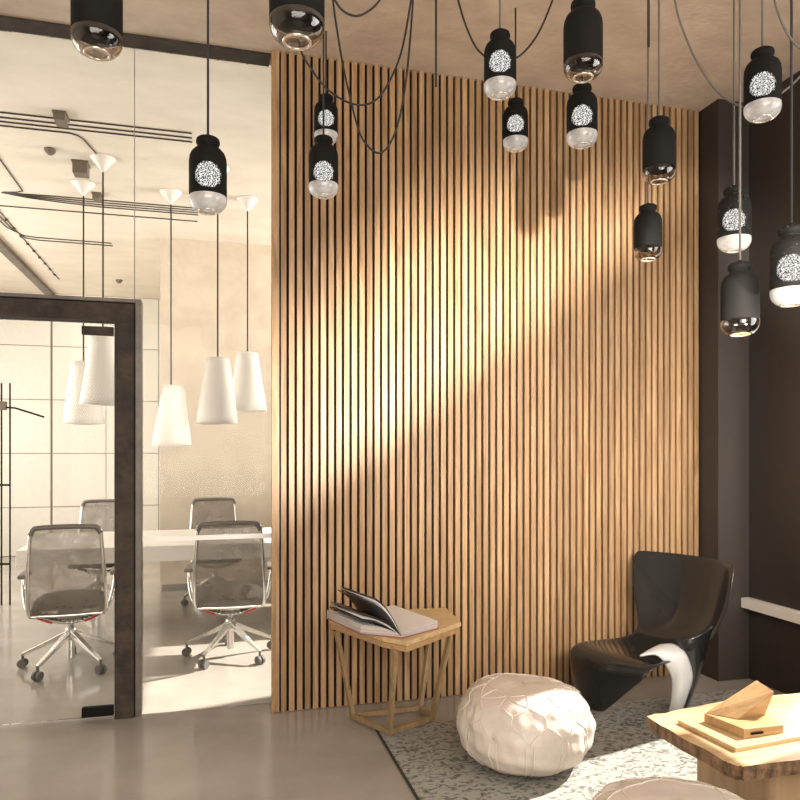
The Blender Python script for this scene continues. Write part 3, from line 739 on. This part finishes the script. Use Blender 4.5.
# carved wooden piece on a thin board
BT = HT+.016
tag(MB().prism([(1.797, 2.46), (1.826, 2.17), (2.30, 2.215), (2.30, 2.47)], HT+.0005, BT).obj('thin_board', M['oaky'], bevel=.0015), 'thin pale wooden board lying on the slab table under the folded form', 'board')
sc = thing('folded_wood_sculpture', 'angular folded wooden form with raised wedge on the thin board', 'sculpture', (2.0, 2.32, BT))
z0 = BT+.0005
m = MB().add([(1.885, 2.415, z0), (1.915, 2.232, z0), (2.10, 2.24, z0), (2.12, 2.40, z0),
          (1.885, 2.415, z0+.032), (1.915, 2.232, z0+.036), (2.10, 2.24, z0+.030), (2.12, 2.40, z0+.03)],
         [(0, 3, 2, 1), (4, 5, 6), (4, 6, 7), (0, 1, 5, 4), (1, 2, 6, 5), (2, 3, 7, 6), (3, 0, 4, 7)])
blk = under(m.obj('low_block', M['oak'], bevel=.001), sc)
sl_ = MB().box((1.945, 2.2300, z0+.011), (2.0, 2.2345, z0+.019)).obj('slot', M['blk']); under(sl_, blk)
zt = z0+.137
m = MB().add([(1.888, 2.414, z0+.033), (1.965, 2.325, z0+.034), (2.105, 2.345, z0+.02), (2.13, 2.43, z0+.02),
              (2.145, 2.43, zt), (2.135, 2.325, zt-.012)],
         [(0, 1, 2, 3), (0, 4, 5, 1), (1, 5, 2), (2, 5, 4, 3), (0, 3, 4)])
under(m.obj('raised_wedge', M['oak'], bevel=.001), sc)
# ------------------------------------------------------------------ light
def area(name, loc, look, sx, sy, watts, col):
    l = bpy.data.lights.new(name, 'AREA'); l.shape = 'RECTANGLE'; l.size = sx; l.size_y = sy; l.energy = watts; l.color = col
    o = bpy.data.objects.new(name, l); C.objects.link(o); o.location = loc
    o.rotation_euler = (Vector(look)-Vector(loc)).to_track_quat('-Z', 'Y').to_euler(); return o
s = bpy.data.lights.new('sun', 'SUN'); s.energy = 13; s.angle = math.radians(.8); s.color = (1, .93, .83)
so = bpy.data.objects.new('sun', s); C.objects.link(so); so.location = (8, 5, 8)
so.rotation_euler = Vector((-1, -.25, -.85)).to_track_quat('-Z', 'Y').to_euler()
# added unseen spot; its blades shape the diagonal light band on the slats
sp = bpy.data.lights.new('band_spot', 'SPOT'); sp.energy = 4700; sp.spot_size = math.radians(50); sp.spot_blend = .9; sp.shadow_soft_size = .07; sp.color = (1, .93, .84)
SPL = Vector((1.7, -1.3, .22)); SPT = Vector((2.1, YS, 2.35))
spo = bpy.data.objects.new('band_spot', sp); C.objects.link(spo); spo.location = SPL
spo.rotation_euler = (SPT-SPL).to_track_quat('-Z', 'Y').to_euler()
def blade(p, q, side, name, k=.3):
    "blade between the spot and the wall whose edge throws the line p-q on the slat wall"
    P = SPL+(Vector((p[0], YS, p[1]))-SPL)*k; Q = SPL+(Vector((q[0], YS, q[1]))-SPL)*k
    d = (Q-P); up = Vector((-d.z, 0, d.x)).normalized()*side*(k*5); P = P-d*.8; Q = Q+d*.8
    
    e = Vector((0, .006, 0))
    vs = [P, Q, Q+up, P+up, P+e, Q+e, Q+up+e, P+up+e]
    for v in vs: v.z = max(v.z, .002)
    return MB().add(vs, [(0, 1, 2, 3), (7, 6, 5, 4), (0, 4, 5, 1), (1, 5, 6, 2), (2, 6, 7, 3), (3, 7, 4, 0)]).obj(name, M['blk'])
tl = thing('band_spot_rig', 'added unseen spot rig with light-shaping blades behind the camera', 'lamp', (SPL.x, SPL.y, 0))
under(MB().lathe([(0, 0), (.12, 0), (.12, .02), (.05, .03), (.05, .2), (0, .2)], 24, (SPL.x, SPL.y-.25, 0)).obj('rig_base', M['blk']), tl)
under(blade((.6325, 1.33), (2.02, 2.36), -1, 'lower_blade'), tl)
under(blade((.35, 2.15), (1.42, 3.1), 1, 'upper_blade', .2), tl)
under(blade((1.5, 3.12), (3.2, 3.12), 1, 'top_blade', .17), tl)
s2 = bpy.data.lights.new('fill_spot', 'SPOT'); s2.energy = 800; s2.spot_size = math.radians(52); s2.spot_blend = 1; s2.shadow_soft_size = .35; s2.color = (1, .90, .78)  # added unseen spot that lifts the lower slat wall
s2o = bpy.data.objects.new('fill_spot', s2); C.objects.link(s2o); s2o.location = (1.3, .35, 2.0)
s2o.rotation_euler = (Vector((2.3, YS, 1.45))-Vector((1.3, .35, 2.0))).to_track_quat('-Z', 'Y').to_euler()
area('rear_fill', (.3, -2.8, 2.1), (1.2, 4, 1.4), 4.5, 2.6, 300, (1, .93, .84))  # added fill light before a closed wall, brightens the front room
area('side_fill', (XR-.1, 1.0, 1.9), (0, 2.4, 1.2), 2.2, 2.4, 90, (1, .95, .88))  # added fill light, the wall behind it has no opening
area('office_fill_right', (5.0, 6.3, 2.0), (-1, 6.3, 1.5), 3.2, 2.6, 620, (1, .95, .88))  # added area light outside the side opening, brightens the office
area('office_fill_left', (-3.9, 7.5, 1.9), (0, 7.5, 1.7), 5.5, 2.8, 210, (1, .96, .90))  # added fill along the closed left wall, brightens the office
W = bpy.data.worlds.new('world'); bpy.context.scene.world = W; W.use_nodes = True
bg = W.node_tree.nodes['Background']; bg.inputs[0].default_value = (1, .93, .83, 1); bg.inputs[1].default_value = 1.2
# ------------------------------------------------------------------ camera
cd = bpy.data.cameras.new('camera'); cd.sensor_width = 36; cd.lens = FPX/800*36; cd.shift_y = (HOR-400)/800; cd.clip_start = .05
co = bpy.data.objects.new('camera', cd); C.objects.link(co); co.location = (0, 0, EYE); co.rotation_euler = (PI/2, 0, -YAW)
S_ = bpy.context.scene; S_.camera = co
S_.view_settings.view_transform = 'Standard'; S_.view_settings.look = 'None'; S_.view_settings.gamma = 1; S_.view_settings.exposure = 0.15
S_.view_settings.use_curve_mapping = False
S_.cycles.max_bounces = 10; S_.cycles.transparent_max_bounces = 24; S_.cycles.diffuse_bounces = 5; S_.cycles.caustics_refractive = False; S_.cycles.caustics_reflective = False
S_.cycles.sample_clamp_indirect = 6
